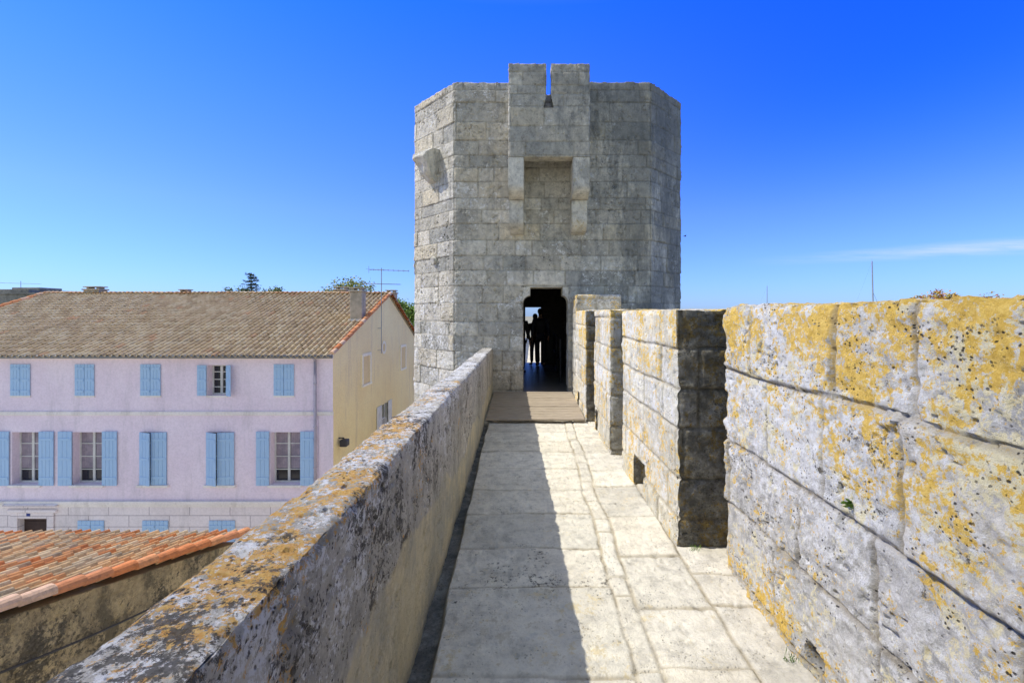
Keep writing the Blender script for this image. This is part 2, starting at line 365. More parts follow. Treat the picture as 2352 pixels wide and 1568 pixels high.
# ------------------------------------------------------------------ battlement wall on the right
layN=Layout(21,-8,2,(.32,.42),(.5,1.0),warp=.02)
lay0=Layout(27,0,2,None,(.38,.75),ys=[-.5,.03,.42,.80,1.25,1.80],warp=.008)
layM=Layout(25,-8,8,(.26,.36),(.4,.8),warp=.007)
bw=thing('battlement_wall','thick stone battlement wall with lichen spotted merlons along the right of the walkway','wall',(1.5,3,GZ))
m=Mas(jw=.014,jd=.013,boff=.030,a1=.03,a2=.030,chip=.03,cw=.025,pit=.018,seed=31)
def holefn(P,dd,jm,K):
    d=np.sqrt(((P[:,1]-1.98)/.065)**2+((P[:,2]-.10)/.045)**2)+(vn(P*30,4)-.5)*.5
    g=np.clip((1.1-d)/.25,0,1)
    return dd-g*.10,jm*(1-g),K+g*.9  # darkness inside the drain hole is painted into the colour
m.box(1.22,1.8,-2.5,2.9,-.02,1.645,.02,lay0,yl=np.concatenate([L(-2.5,.8,.06)[:-1],ylines(.8,2.9)]),zl=L(-.02,1.645,.009),fnx=holefn)
tag(m.build('merlon',M_near,bw),'long near merlon of large pale blocks with gold lichen')
def merlon(x,x2,y0,y1,z1,res,seed,holes=(),drt=.75):
    m=Mas(jw=.014,jd=.012,boff=.018,a1=.018,a2=.016,chip=.03,cw=.025,pit=.014,seed=seed)
    yl=LH(y0,y1,res,[h for q in holes for h in q[:2]]);zl=LH(-.02,z1,res,[q[2] for q in holes])
    X1=1.8
    xl=L(x,X1,res);yr=(y1-yl)[::-1]
    hh=[(y1-q[1],y1-q[0],-1,q[2]+.02) for q in holes]
    k=dict(lay=layM,v0=-.02+seed*.07)
    z0=-.02
    m.patch((x,y1,z0),(x,y0,z0),(x,y0,z1),(x,y1,z1),yr,zl+.02,u0=-y1,holes=hh,**k)
    m.patch((x,y0,z0),(X1,y0,z0),(X1,y0,z1),(x,y0,z1),xl-x,zl+.02,u0=x,drt=drt,**k)  # end face coloured darker: painted shade together with black lichen
    m.patch((X1,y1,z0),(x,y1,z0),(x,y1,z1),(X1,y1,z1),(X1-xl)[::-1],zl+.02,u0=x,**k)
    m.patch((X1,y0,z0),(X1,y1,z0),(X1,y1,z1),(X1,y0,z1),yl-y0,zl+.02,u0=y0,**k)
    m.patch((x,y0,z1),(X1,y0,z1),(X1,y1,z1),(x,y1,z1),xl-x,yl-y0)
    for (h0,h1,hz) in holes:
        m.patch((x,h0,z0),(x+.3,h0,z0),(x+.3,h0,hz),(x,h0,hz),L(0,.3,.05),L(0,hz+.02,.05),edge=False,drt=.6)  # niche sides coloured darker, shade of the recess painted in
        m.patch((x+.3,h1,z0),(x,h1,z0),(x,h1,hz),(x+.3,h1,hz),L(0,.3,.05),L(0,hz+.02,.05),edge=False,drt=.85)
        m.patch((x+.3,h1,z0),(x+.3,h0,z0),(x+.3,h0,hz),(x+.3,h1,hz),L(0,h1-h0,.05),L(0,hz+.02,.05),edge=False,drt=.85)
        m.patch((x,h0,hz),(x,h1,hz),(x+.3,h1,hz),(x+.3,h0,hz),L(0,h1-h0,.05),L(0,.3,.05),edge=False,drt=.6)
    def xf(Q):
        f=np.clip((X1-Q[:,0])/(X1-x),0,1)
        Q[:,0]+=(x2-x)*(Q[:,1]-y0)/(y1-y0)*f
        return Q
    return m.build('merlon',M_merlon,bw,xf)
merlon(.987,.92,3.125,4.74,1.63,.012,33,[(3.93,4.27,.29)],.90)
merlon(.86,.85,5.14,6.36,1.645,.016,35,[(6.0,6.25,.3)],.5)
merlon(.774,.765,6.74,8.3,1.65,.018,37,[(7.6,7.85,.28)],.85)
m=Mas(jw=.018,jd=.012,boff=.012,a1=.02,a2=.01,chip=.03,cw=.03,pit=.01,seed=39)
m.box(.775,1.62,8.3,9.03,-.02,1.95,.02,layM);m.build('end_pier',M_pier,bw)
for (a,b_) in((2.9,3.125),(4.74,5.14),(6.36,6.74)):
    m=Mas(seed=41);m.box(1.42,1.79,a,b_,-.02,.92,.03,layM);m.build('embrasure_sill',M_merlon,bw)
m=Mas(jw=.02,seed=43);m.box(-1.16,1.86,-2.5,9.0,GZ,-.11,.12,layN);m.box(-1.16,1.86,14.84,30,GZ,-.11,.15,layN)
m.box(1.4,1.8,14.86,30,-.1,1.6,.1,layN)
m.build('wall_base',M_merlon,bw)
# ------------------------------------------------------------------ left parapet
pw=thing('parapet_wall','low weathered parapet wall with orange lichen on its sloping top, left of the walkway','wall',(-.8,3,0))
m=Mas(jw=.006,jd=.005,boff=.005,a1=.012,a2=.014,chip=.034,cw=.018,pit=.014,seed=51)
layP=Layout(53,0,2,None,(.9,1.4),ys=[-1,3],warp=.010)
yl=np.concatenate([L(-2.5,.5,.06)[:-1],ylines(.5,9.03)])
m.box(-.215,0,-2.5,9.03,-.1,1.06,.009,layP,yl=yl,zl=L(-.1,1.06,.011))
def pxf(Q):
    y=Q[:,1].copy();t=(fbm(np.stack([y*1.3,y*0,y*0],1),3,5)-.5)*.02
    Q[:,0]+=-.49-.035*y
    Q[:,2]-=(.0155*y-t)*np.clip(Q[:,2],0,2)/1.06
    return Q
m.build('wall_body',M_par,pw,pxf)
m=Mas(seed=52);m.box(-1.25,-1.0,14.86,30,-.1,1.0,.1,layP);m.build('far_parapet',M_par,pw)
# ------------------------------------------------------------------ boards
dk=thing('wooden_boardwalk','short boardwalk of weathered grey planks laid before the tower doorway','boardwalk',(0,7.8,0))
m=MB();n=13;y0=6.63;w=(9.02-y0)/n
for i in range(n):
    a=y0+i*w
    m.box(-.69+random.uniform(-.01,.01)-.012*i*.6,.765+random.uniform(-.008,.004),a+.014,a+w-.014,.035,.062+random.uniform(-.004,.004),.006)
m.build('planks',M_deck,dk)
m=MB();m.box(-.6,-.52,y0+.03,9.0,.016,.034);m.box(.6,.68,y0+.03,9.0,.016,.034);m.build('joist',M_deck,dk)
# ------------------------------------------------------------------ tower
TW=thing('stone_tower','tall grey stone tower with chamfered corners and a doorway at the end of the walkway','tower',(.3,11.9,GZ))
TZ=6.2;TF=5.45;TN=5.95
A=(-1.583,9.04);B=(2.336,9.04);C=(3.233,9.937);D=(3.233,13.9);E=(2.336,14.8);F_=(-1.583,14.8);G=(-2.656,13.73);H=(-2.656,10.11)
foot=[A,B,C,D,E,F_,G,H]
def inset(pts,d):
    out=[];n=len(pts)
    for i in range(n):
        p=Vector(pts[i]);a=(p-Vector(pts[i-1])).normalized();b=(Vector(pts[(i+1)%n])-p).normalized()
        na=Vector((-a.y,a.x));nb=Vector((-b.y,b.x));k=(na+nb);k=k/(1+na.dot(nb))
        out.append(tuple(p+k*d))
    return out
inn=inset(foot,.42)
layT=Layout(64,-8,7,(.24,.42),(.3,1.05),warp=.006)
m=Mas(jw=.015,jd=.008,boff=.018,a1=.012,a2=.016,chip=.035,cw=.02,pit=.022,seed=63)
zf=LH(-1,TZ,.016,[0,2.12,1.9,TF,TN]);zl=np.concatenate([L(GZ,-1,.25)[:-1],zf])
cum=0
for i in range(8):
    p,q=foot[i],foot[(i+1)%8];ln=math.dist(p,q);res=.015 if i in(0,1,7) else .08
    ex=[];holes=[]
    if i==0: ex=[1.375,2.275,1.283,2.483];holes=[(1.375,2.275,0-GZ,2.12-GZ),(1.283,2.483,TN-GZ,20)]
    if i==4: ex=[2.036,2.636];holes=[(2.036,2.636,0-GZ,1.9-GZ)]
    us=LH(0,ln,res,ex)
    m.patch((*p,GZ),(*q,GZ),(*q,TZ),(*p,TZ),us,zl-GZ,lay=layT,u0=cum,v0=GZ,holes=holes)
    p2,q2=inn[i],inn[(i+1)%8];hs=[(1.283,2.483,-1,1)] if i==0 else []
    m.patch((*p,TZ),(*q,TZ),(*q2,TZ),(*p2,TZ),us,L(0,.42,.06),holes=hs)
    l2=math.dist(p2,q2);u2=us*l2/ln
    hs=[(l2-2.483*l2/ln,l2-1.283*l2/ln,TN-TF,3)] if i==0 else []
    m.patch((*q2,TF),(*p2,TF),(*p2,TZ),(*q2,TZ),(l2-u2)[::-1],LH(0,TZ-TF,.06,[TN-TF]),lay=layT,u0=cum,v0=GZ,holes=hs)
    cum+=ln
for (xx,s) in((-.30,1),(.90,-1)):
    if s>0: m.patch((xx,9.04,TN),(xx,9.46,TN),(xx,9.46,TZ),(xx,9.04,TZ),L(0,.42,.06),L(0,TZ-TN,.06))
    else: m.patch((xx,9.46,TN),(xx,9.04,TN),(xx,9.04,TZ),(xx,9.46,TZ),L(0,.42,.06),L(0,TZ-TN,.06))
m.patch((-.30,9.04,TN),(.90,9.04,TN),(.90,9.46,TN),(-.30,9.46,TN),L(0,1.2,.06),L(0,.42,.06))
m.patch((-.208,9.04,0),(-.208,9.6,0),(-.208,9.6,2.12),(-.208,9.04,2.12),L(0,.56,.04),L(0,2.12,.03),lay=layT)
m.patch((.692,9.6,0),(.692,9.04,0),(.692,9.04,2.12),(.692,9.6,2.12),L(0,.56,.04),L(0,2.12,.03),lay=layT)
m.patch((-.208,9.6,2.12),(.692,9.6,2.12),(.692,9.04,2.12),(-.208,9.04,2.12),L(0,.9,.03),L(0,.56,.04))
m.build('tower_wall',M_tow,TW)
b=MB();b.poly([(x,y,TF) for x,y in inn]);b.build('terrace_floor',M_path,TW)
b=MB();x0,x1,y0,y1,z1=-1.1,1.6,9.6,14.3,2.9
b.poly([(x0,y1,0.003),(x0,y0,0.003),(x0,y0,z1),(x0,y1,z1)]);b.poly([(x1,y0,0.003),(x1,y1,0.003),(x1,y1,z1),(x1,y0,z1)])
b.poly([(x0,y0,z1),(x1,y0,z1),(x1,y1,z1),(x0,y1,z1)])
def wallhole(b,x0,x1,y,z0,z1,hx0,hx1,hz):
    b.poly([(x0,y,z0),(hx0,y,z0),(hx0,y,z1),(x0,y,z1)]);b.poly([(hx1,y,z0),(x1,y,z0),(x1,y,z1),(hx1,y,z1)]);b.poly([(hx0,y,hz),(hx1,y,hz),(hx1,y,z1),(hx0,y,z1)])
HB0,HB1,HBZ=-.26,.24,1.80
wallhole(b,x0,x1,y0,0,z1,-.208,.692,2.12);wallhole(b,x0,x1,y1,0,z1,HB0,HB1,HBZ)
b.poly([(HB0,14.3,0),(HB0,14.82,0),(HB0,14.82,HBZ),(HB0,14.3,HBZ)]);b.poly([(HB1,14.3,0),(HB1,14.82,0),(HB1,14.82,HBZ),(HB1,14.3,HBZ)]);b.poly([(HB0,14.3,HBZ),(HB1,14.3,HBZ),(HB1,14.82,HBZ),(HB0,14.82,HBZ)])
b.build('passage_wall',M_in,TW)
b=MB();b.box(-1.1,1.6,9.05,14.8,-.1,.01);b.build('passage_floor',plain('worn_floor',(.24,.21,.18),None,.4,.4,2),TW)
for s in(-1,1):
    xo=-.214 if s<0 else .698
    w=.15 if s<0 else .115
    pts=[(xo,1.80)]+[(xo-s*w*(1-math.cos(R(t))),1.80+.16*math.sin(R(t))) for t in range(15,91,15)]+[(xo-s*w,2.125),(xo,2.125)]
    b=MB();b.prism(pts,'y',9.045,9.58);b.build('lintel_corbel',M_corb,TW)
# machicolation
mc=Mas(jw=.014,jd=.007,boff=.012,a1=.010,a2=.014,chip=.026,cw=.016,pit=.014,seed=71)
zz=5.63;k=dict(res=.016,lay=layT)
mc.box(-.463,.238,8.35,8.63,zz,6.19,**k);mc.box(.322,1.039,8.35,8.63,zz,6.19,**k)
X0,X1=-.463,1.039
st=[(5.37+.26*i/5,5.37+.26*(i+1)/5,.09-.048*(i/4)) for i in range(5)]
us=LH(0,X1-X0,.016,sorted({round(q,4) for t in st for q in(.28-t[2]-X0,.28+t[2]-X0)}));vs=LH(0,zz-4.476,.016,[t[0]-4.476 for t in st])
hs=[(.28-t[2]-X0,.28+t[2]-X0,t[0]-4.476,t[1]-4.476) for t in st]
mc.patch((X0,8.35,4.476),(X1,8.35,4.476),(X1,8.35,zz),(X0,8.35,zz),us,vs,lay=layT,v0=4.476,holes=hs)
mc.patch((X1,8.63,4.476),(X0,8.63,4.476),(X0,8.63,zz),(X1,8.63,zz),(us[-1]-us)[::-1],vs,lay=layT,v0=4.476,holes=[(us[-1]-h[1],us[-1]-h[0],h[2],h[3]) for h in hs])
mc.patch((X0,8.63,4.476),(X1,8.63,4.476),(X1,8.35,4.476),(X0,8.35,4.476),L(0,X1-X0,.03),L(0,.28,.03))
mc.patch((X0,8.63,4.476),(X0,8.35,4.476),(X0,8.35,zz),(X0,8.63,zz),L(0,.28,.02),vs,lay=layT,v0=4.476)
mc.patch((X1,8.35,4.476),(X1,8.63,4.476),(X1,8.63,zz),(X1,8.35,zz),L(0,.28,.02),vs,lay=layT,v0=4.476)
mc.box(X0,X0+.26,8.632,9.05,4.476,6.188,faces='-x+x+z-z',**k);mc.box(X1-.26,X1,8.632,9.05,4.476,6.188,faces='-x+x+z-z',**k)
mcb=mc.build('machicolation',M_tow,TW)
for(xa,xb)in((-.463,-.176),(.727,1.039)):
    b=MB()
    up=[(9.06,4.474),(8.352,4.474),(8.352,3.96)]+[(8.352+.30*(1-math.cos(R(t))),3.96-.2*math.sin(R(t))) for t in range(15,91,15)]+[(9.06,3.76)]
    lo=[(9.06,3.757),(8.655,3.757),(8.655,3.38)]+[(8.655+.39*(1-math.cos(R(t))),3.38-.22*math.sin(R(t))) for t in range(15,91,15)]+[(9.06,3.16)]
    b.prism(up,'x',xa,xb);b.prism(lo,'x',xa+.006,xb-.012)
    bmesh.ops.bevel(b.bm,geom=b.bm.edges[:],offset=.012,segments=2,affect='EDGES')
    b.build('corbel',M_corb,mcb)
# broken bracket on left chamfer
t0=.52;cx,cy=-1.583-t0,9.04+t0
tx,ty=.707,-.707;nx,ny=-.707,-.707
b=MB();prof=[(-.06,4.99,.26),(.20,4.98,.26),(.33,4.90,.23),(.36,4.80,.20),(.28,4.66,.20),(.23,4.50,.16),(.10,4.36,.13),(-.06,4.30,.10)]
rn=random.Random(5)
def cp(p,t): return (cx+nx*p[0]+tx*t,cy+ny*p[0]+ty*t,p[1])
ks=(-1,-.4,.3,1);rows=[[b.bm.verts.new(cp((p[0]+(rn.uniform(-.05,.03) if p[0]>0 else 0),p[1]+rn.uniform(-.02,.02)),p[2]*k_)) for p in prof] for k_ in ks]
b.bm.faces.new(rows[0]);b.bm.faces.new(rows[-1][::-1])
for r_ in range(3):
    for i in range(8): b.bm.faces.new((rows[r_][i],rows[r_+1][i],rows[r_+1][(i+1)%8],rows[r_][(i+1)%8]))
bmesh.ops.recalc_face_normals(b.bm,faces=b.bm.faces);bmesh.ops.bevel(b.bm,geom=b.bm.edges[:],offset=.012,segments=2,affect='EDGES')
tag(b.build('broken_bracket',M_corb,TW),'broken stone bracket jutting from the sunlit chamfer')
b=MB();b.tube((cx+tx*.05+nx*.06,cy+ty*.05+ny*.06,2.70),(cx+tx*.05-nx*.1,cy+ty*.05-ny*.1,2.74),.07,.08,12);b.build('stone_stub',M_corb,TW)
# handrail in passage
hr=thing('handrail','dark metal handrail inside the tower passage','handrail',(1.0,12,0))
b=MB();b.tube((.62,10.4,1.0),(.62,13.9,1.0),.02);b.tube((.62,10.4,.5),(.62,13.9,.5),.015);b.build('rail',M_metal,hr)
for yy in(10.4,12.1,13.9): b=MB();b.tube((.62,yy,.01),(.62,yy,1.0),.02);b.build('post',M_metal,hr)
# ------------------------------------------------------------------ tiled roof tools
def tile_roof(name,P0,U,V,ncol,nrow,sp,rl,seg,mat,parent,seed=0,Amp=.3):
    rn=random.Random(seed);U=Vector(U).normalized();V=Vector(V).normalized();N=U.cross(V);P0=Vector(P0)
    vs=[];fs=[];bl=[]
    wv=[rn.uniform(0,6) for _ in range(4)]
    for c in range(ncol):
        for r in range(nrow):
            jx=rn.uniform(-.06,.06)*sp;tilt=rn.uniform(-.04,.04)*sp
            sag=.012*math.sin(c*.3+wv[0])+.01*math.sin(r*.5+wv[1]+c*.11)
            for part in(0,1):
                rv=rn.random();s0,s1=(0,.66) if part==0 else(.62,1.04)
                base=len(vs)
                for e in(0,1,2):
                    vv=(r*rl-.02+rn.uniform(-.012,.012)) if e<2 else (r+1)*rl+.02
                    lift=.032 if e==1 else(.0 if e==2 else .008)
                    for i in range(seg+1):
                        t=i/seg;s=s0+(s1-s0)*t
                        h=math.sin(math.pi*t)*Amp*sp*(1 if part==0 else -.35)
                        p=P0+U*(c*sp+s*sp+jx+(tilt*(e-1)))+V*vv+N*(h+lift+sag)
                        vs.append(p);bl.append(rv)
                for e in(0,1):
                    for i in range(seg):
                        a=base+e*(seg+1)+i;fs.append((a,a+1,a+seg+2,a+seg+1))
    me=bpy.data.meshes.new(name);me.from_pydata(vs,[],fs)
    A=me.attributes.new('blk','FLOAT','POINT');A.data.foreach_set('value',bl)
    return put(name,me,mat,parent,False)
def barrel_row(name,P0,P1,r,ln,mat,parent,seed=0,up=(0,0,1)):
    rn=random.Random(seed);P0=Vector(P0);P1=Vector(P1);d=(P1-P0);n=max(1,int(d.length/ln));d.normalize()
    S=d.cross(Vector(up)).normalized();N=S.cross(d);vs=[];fs=[];bl=[];q=8
    for k in range(n):
        a=P0+d*((P1-P0).length*k/n);b_=P0+d*((P1-P0).length*(k+1.08)/n);rv=rn.random();jr=rn.uniform(-.01,.01)
        base=len(vs)
        for(c,rr,li)in((a,r*1.08,.01),(b_,r*.92,-.01)):
            for i in range(q+1):
                t=math.pi*i/q;vs.append(c+S*(math.cos(t)*rr+jr)+N*(math.sin(t)*rr+li));bl.append(rv)
        for i in range(q):fs.append((base+i,base+i+1,base+q+2+i,base+q+1+i))
        fs.append(tuple(base+i for i in range(q+1)))
    me=bpy.data.meshes.new(name);me.from_pydata(vs,[],fs)
    A=me.attributes.new('blk','FLOAT','POINT');A.data.foreach_set('value',bl)
    return put(name,me,mat,parent,False)
# ------------------------------------------------------------------ lilac house
HY=16.9;HX0,HX1=-25.1,-7.44;RY=23.4;BY=28.6
def X(px):return(px-1225)/61.83
def Z(py):return 1.6-(py-720)/61.83
house=thing('lilac_house','long lilac plastered house with blue shutters, ochre gable and tiled roof','house',(-16,23,GZ))
def wall_holes(b,x0,x1,z0,z1,holes,y,depth):
    xs=sorted({x0,x1,*[h for q in holes for h in q[:2]]});zs=sorted({z0,z1,*[h for q in holes for h in q[2:]]})
    for i in range(len(xs)-1):
        for j in range(len(zs)-1):
            cx=(xs[i]+xs[i+1])/2;cz=(zs[j]+zs[j+1])/2
            if any(h[0]<cx<h[1] and h[2]<cz<h[3] for h in holes): continue
            b.poly([(xs[i],y,zs[j]),(xs[i+1],y,zs[j]),(xs[i+1],y,zs[j+1]),(xs[i],y,zs[j+1])])
    for(a,c,d,e)in holes:
        b.poly([(a,y,d),(a,y+depth,d),(a,y+depth,e),(a,y,e)]);b.poly([(c,y+depth,d),(c,y,d),(c,y,e),(c,y+depth,e)])
        b.poly([(a,y,d),(c,y,d),(c,y+depth,d),(a,y+depth,d)]);b.poly([(a,y+depth,e),(c,y+depth,e),(c,y,e),(a,y,e)])
up=[(27,70),(175,217),(325,369),(477,521),(631,675)]
lo=[(28,92),(168,236),(322,384),(475,538),(622,690)]
gr=[(182,241),(330,388),(483,541)]
holes_u=[(X(a),X(b_),Z(908),Z(838)) for a,b_ in up]
holes_l=[(X(a),X(b_),Z(1112),Z(992)) for a,b_ in lo]
for k in range(1,3): holes_u.append((X(27-149*k),X(70-149*k),Z(908),Z(838)));holes_l.append((X(28-150*k),X(92-150*k),Z(1112),Z(992)))
zb1=Z(948);zb2=Z(1150)
b=MB();wall_holes(b,HX0,HX1,zb2,.1,holes_u+holes_l,HY,.3)
b.poly([(HX1,BY,GZ),(HX0,BY,GZ),(HX0,BY,.1),(HX1,BY,.1)])
b.poly([(HX0,BY,GZ),(HX0,HY,GZ),(HX0,HY,.1),(HX0,RY,2.5),(HX0,BY,.1)])
b.build('wall',M_pink,house)
gh=[(X(a),X(b_),Z(1285),Z(1194)) for a,b_ in gr];door=(X(46),X(110),GZ,Z(1190))
b=MB();wall_holes(b,HX0,HX1,GZ,zb2,gh+[door],HY-.02,.32);tag(b.build('ground_floor_wall',M_pink2,house),'ashlar lined ground floor wall')
b=MB();b.poly([(HX1,HY+.0,GZ),(HX1,BY,GZ),(HX1,BY,.1),(HX1,RY,2.5),(HX1,HY,.1)]);tag(b.build('gable_wall',M_ochre,house),'ochre plastered gable wall')
def shutter(x0,x1,z0,z1,y=HY-.05,ang=0,hinge='l',mat=None):
    m=MB();w=x1-x0;n=max(3,int(w/.13));pw_=w/n
    for i in range(n): m.box(i*pw_+.003,(i+1)*pw_-.003,-.015,.015,0,z1-z0,.004)
    for f in(.14,.5,.86): m.box(.02,w-.02,-.03,-.0152,(z1-z0)*f-.045,(z1-z0)*f+.045,.004)
    if hinge=='r':
        for v in m.bm.verts:v.co.x-=w
    rot=Matrix.Rotation(ang,4,'Z');bx=x0 if hinge=='l' else x1
    for v in m.bm.verts:
        v.co=rot@v.co;v.co+=Vector((bx,y,z0))
    s=m.build('shutter',mat or M_blue,house)
    return s
def window(x0,x1,z0,z1,y,rows=4,curtain=True,half=False):
    m=MB();fw=.06
    m.box(x0,x0+fw,y-.05,y,z0,z1);m.box(x1-fw,x1,y-.05,y,z0,z1);m.box(x0+fw,x1-fw,y-.05,y,z1-fw,z1);m.box(x0+fw,x1-fw,y-.05,y,z0,z0+fw)
    c=(x0+x1)/2;m.box(c-.045,c+.045,y-.055,y-.004,z0+fw,z1-fw)
    for i in range(1,rows):
        zz=z0+(z1-z0)*i/rows
        for(a,d)in((x0+fw,c-.045),(c+.045,x1-fw)): m.box(a,d,y-.045,y-.008,zz-.016,zz+.016)
    w=m.build('window',M_frame,house)
    g=MB();g.poly([(x0,y-.02,z0),(x1,y-.02,z0),(x1,y-.02,z1),(x0,y-.02,z1)]);g.build('pane',M_glass,w)
    if curtain:
        g=MB();q=12
        for(a,d)in((x0+fw,c-.06),(c+.06,x1-fw)):
            for i in range(q):
                t0=a+(d-a)*i/q;t1=a+(d-a)*(i+1)/q;yy=[y-.027+.004*(k%2) for k in(i,i+1)]
                g.poly([(t0,yy[0],z0+(z1-z0)*.27),(t1,yy[1],z0+(z1-z0)*.27),(t1,yy[1],z1-fw),(t0,yy[0],z1-fw)])
        g.build('curtain',M_curt,w)
    return w
def sill(x0,x1,z):
    m=MB();m.box(x0-.08,x1+.08,HY-.09,HY+.28,z-.09,z-.002,.01);m.build('sill',M_band,house)
for i,h in enumerate(holes_u):
    window(h[0],h[1],h[2],h[3],HY+.3,3 if i!=3 else 4,False);m_=(h[0]+h[1])/2
    m=MB();m.box(h[0]-.03,h[1]+.03,HY-.03,HY+.02,h[2]-.06,h[2]-.002);m.build('sill',M_band,house)
    if i==3: shutter(X(455),X(476),h[2],h[3],HY-.04);shutter(X(522),X(540),h[2],h[3],HY-.05,R(-30),'l')
    else: shutter(h[0]-.02,m_-.006,h[2],h[3]+.03,HY-.02);shutter(m_+.006,h[1]+.02,h[2],h[3]+.03,HY-.025)
for i,h in enumerate(holes_l):
    window(h[0],h[1],h[2],h[3],HY+.3,4,True);sill(h[0],h[1],h[2]);m_=(h[0]+h[1])/2
    w=(h[1]-h[0])/2+.02
    if i==2: shutter(h[0],m_,h[2],h[3],HY-.02,R(-16),'l');shutter(m_-.06,h[1],h[2],h[3],HY-.02,R(4),'r')
    elif i==3: shutter(h[0],m_-.01,h[2],h[3],HY-.02,R(-20),'l');shutter(m_-.07,h[1]+.02,h[2],h[3],HY-.03,R(6),'r')
    elif i==4: shutter(X(590),X(620),h[2]-.03,h[3]+.03,HY-.04);shutter(X(691),X(723),h[2]-.03,h[3]+.03,HY-.04)
    elif i==1: shutter(X(136),X(168),h[2]-.03,h[3]+.03,HY-.04);shutter(X(237),X(271),h[2]-.03,h[3]+.03,HY-.04)
    elif i==0: shutter(X(-10),X(24),h[2]-.03,h[3]+.03,HY-.04);shutter(X(92),X(126),h[2]-.03,h[3]+.03,HY-.04)
    else: shutter(h[0]-w,h[0]-.02,h[2],h[3],HY-.04);shutter(h[1]+.02,h[1]+w,h[2],h[3],HY-.04)
for h in gh:
    window(h[0],h[1],h[2],h[3],HY+.28,3,False);m_=(h[0]+h[1])/2
    shutter(h[0]-.01,m_-.004,h[2],h[3],HY-.04);shutter(m_+.004,h[1]+.01,h[2],h[3],HY-.04)
m=MB();m.box(door[0],door[1],HY+.15,HY+.2,door[2],door[3]);
for k in range(3): m.box(door[0]+.08,door[1]-.08,HY+.13,HY+.149,door[2]+.2+k*.42,door[2]+.5+k*.42,.01)
dd=m.build('door',M_wood,house);m=MB();m.sph((door[1]-.12,HY+.11,door[2]+.6),.035);m.build('handle',M_metal,dd)
m=MB();m.box(door[0]-.28,door[0]-.02,HY-.07,HY-.024,GZ,door[3]+.25,.01);m.box(door[1]+.02,door[1]+.28,HY-.07,HY-.024,GZ,door[3]+.25,.01)
m.box(door[0]-.4,door[1]+.4,HY-.11,HY-.024,door[3]+.26,door[3]+.36,.01);m.box(door[0]-.48,door[1]+.48,HY-.17,HY-.024,door[3]+.48,door[3]+.58,.02);m.box(door[0]-.2,door[1]+.2,HY-.06,HY-.024,door[3]+.03,door[3]+.24,.01)
m.build('door_surround',M_pink2,house)
m=MB();m.box(X(66),X(74),HY-.075,HY-.0615,Z(1183),Z(1177));m.build('number_plate',plain('enamel_blue',(.05,.08,.3)),house)
m=MB();m.box(HX0,HX1+.03,HY-.05,HY-.002,zb1-.08,zb1+.06,.01);m.build('string_course',M_band,house)
m=MB();m.box(HX0,HX1+.03,HY-.10,HY-.022,zb2-.10,zb2+.02,.01);m.box(HX0,HX1+.02,HY-.06,HY-.022,zb2-.2,zb2-.105,.01);m.build('string_course',M_band,house)
m=MB();m.box(X(733),HX1+.02,HY-.035,HY-.002,zb2+.025,zb1-.085,.008);m.build('quoin',M_pink,house)
m=MB();m.box(HX0,HX1+.02,HY-.12,HY-.003,-.08,.02,.01);m.box(HX0,HX1+.02,HY-.2,HY-.003,.022,.09,.01);m.build('cornice',M_band,house)
m=MB();m.tube((HX0,HY-.3,.03),(HX1+.1,HY-.3,.03),.065,None,10);m.build('gutter',M_gut,house,True)
m=MB();m.tube((X(727),HY-.1,-.1),(X(727),HY-.1,GZ),.05,None,10);m.tube((X(727),HY-.3,.02),(X(727),HY-.1,-.14),.045,None,10)
for zz in(-1.,-2.6,-4.1,-5.6): m.tube((X(727),HY-.1,zz),(X(727),HY-.1,zz+.05),.062,None,10)
m.build('downpipe',M_pipe,house,True)
sl=math.atan2(2.43,RY-HY);Vv=(0,math.cos(sl),math.sin(sl));ov=.38
P0=(HX0-.1,HY-ov*math.cos(sl),.16-ov*math.sin(sl));nrow=int((math.hypot(RY-HY,2.43)+ov)/.33)
roof=tile_roof('roof',P0,(1,0,0),Vv,int((HX1-HX0+.2)/.225),nrow+1,.225,.33,5,M_tile,house,3,.34)
sb=math.atan2(2.43,BY-RY)
Pb=(HX1+.1,BY+ov*math.cos(sb),.16-ov*math.sin(sb));tile_roof('rear_slope',Pb,(-1,0,0),(0,-math.cos(sb),math.sin(sb)),80,int((math.hypot(BY-RY,2.43)+ov)/.33)+1,.225,.33,3,M_tile,roof,4)
b=MB()
for(ya,yb_)in((HY-.3,RY),(BY+.3,RY)): b.poly([(HX0,ya,.02),(HX1+.06,ya,.02),(HX1+.06,yb_,2.52),(HX0,yb_,2.52)])
b.build('roof_deck',M_chim,roof)
barrel_row('ridge_tiles',(HX0,RY,2.62),(HX1+.1,RY,2.62),.10,.42,M_ridge,roof,1)
barrel_row('verge_tiles',(HX1+.1,HY-.35,.12),(HX1+.1,RY,2.63),.10,.38,M_red,roof,2)
barrel_row('verge_tiles',(HX1+.1,BY+.35,.12),(HX1+.1,RY,2.63),.10,.38,M_red,roof,3)
barrel_row('verge_tiles',(HX0-.05,HY-.35,.12),(HX0-.05,RY,2.63),.10,.38,M_red,roof,4)
def chimney(xc,yc,w,d,z0,z1,pot=True,mat=None):
    m=MB();m.box(xc-w/2,xc+w/2,yc-d/2,yc+d/2,z0,z1-.2,.015);m.box(xc-w/2-.05,xc+w/2+.05,yc-d/2-.05,yc+d/2+.05,z1-.2,z1-.13,.01)
    c=m.build('chimney',mat or M_chim,roof)
    m=MB()
    for sx in(-1,1):m.box(xc+sx*w*.32-.05,xc+sx*w*.32+.05,yc-d*.35,yc+d*.35,z1-.13,z1-.05)
    m.box(xc-w/2-.03,xc+w/2+.03,yc-d/2,yc+d/2,z1-.05,z1,.01);m.build('chimney_cap',M_chim,roof)
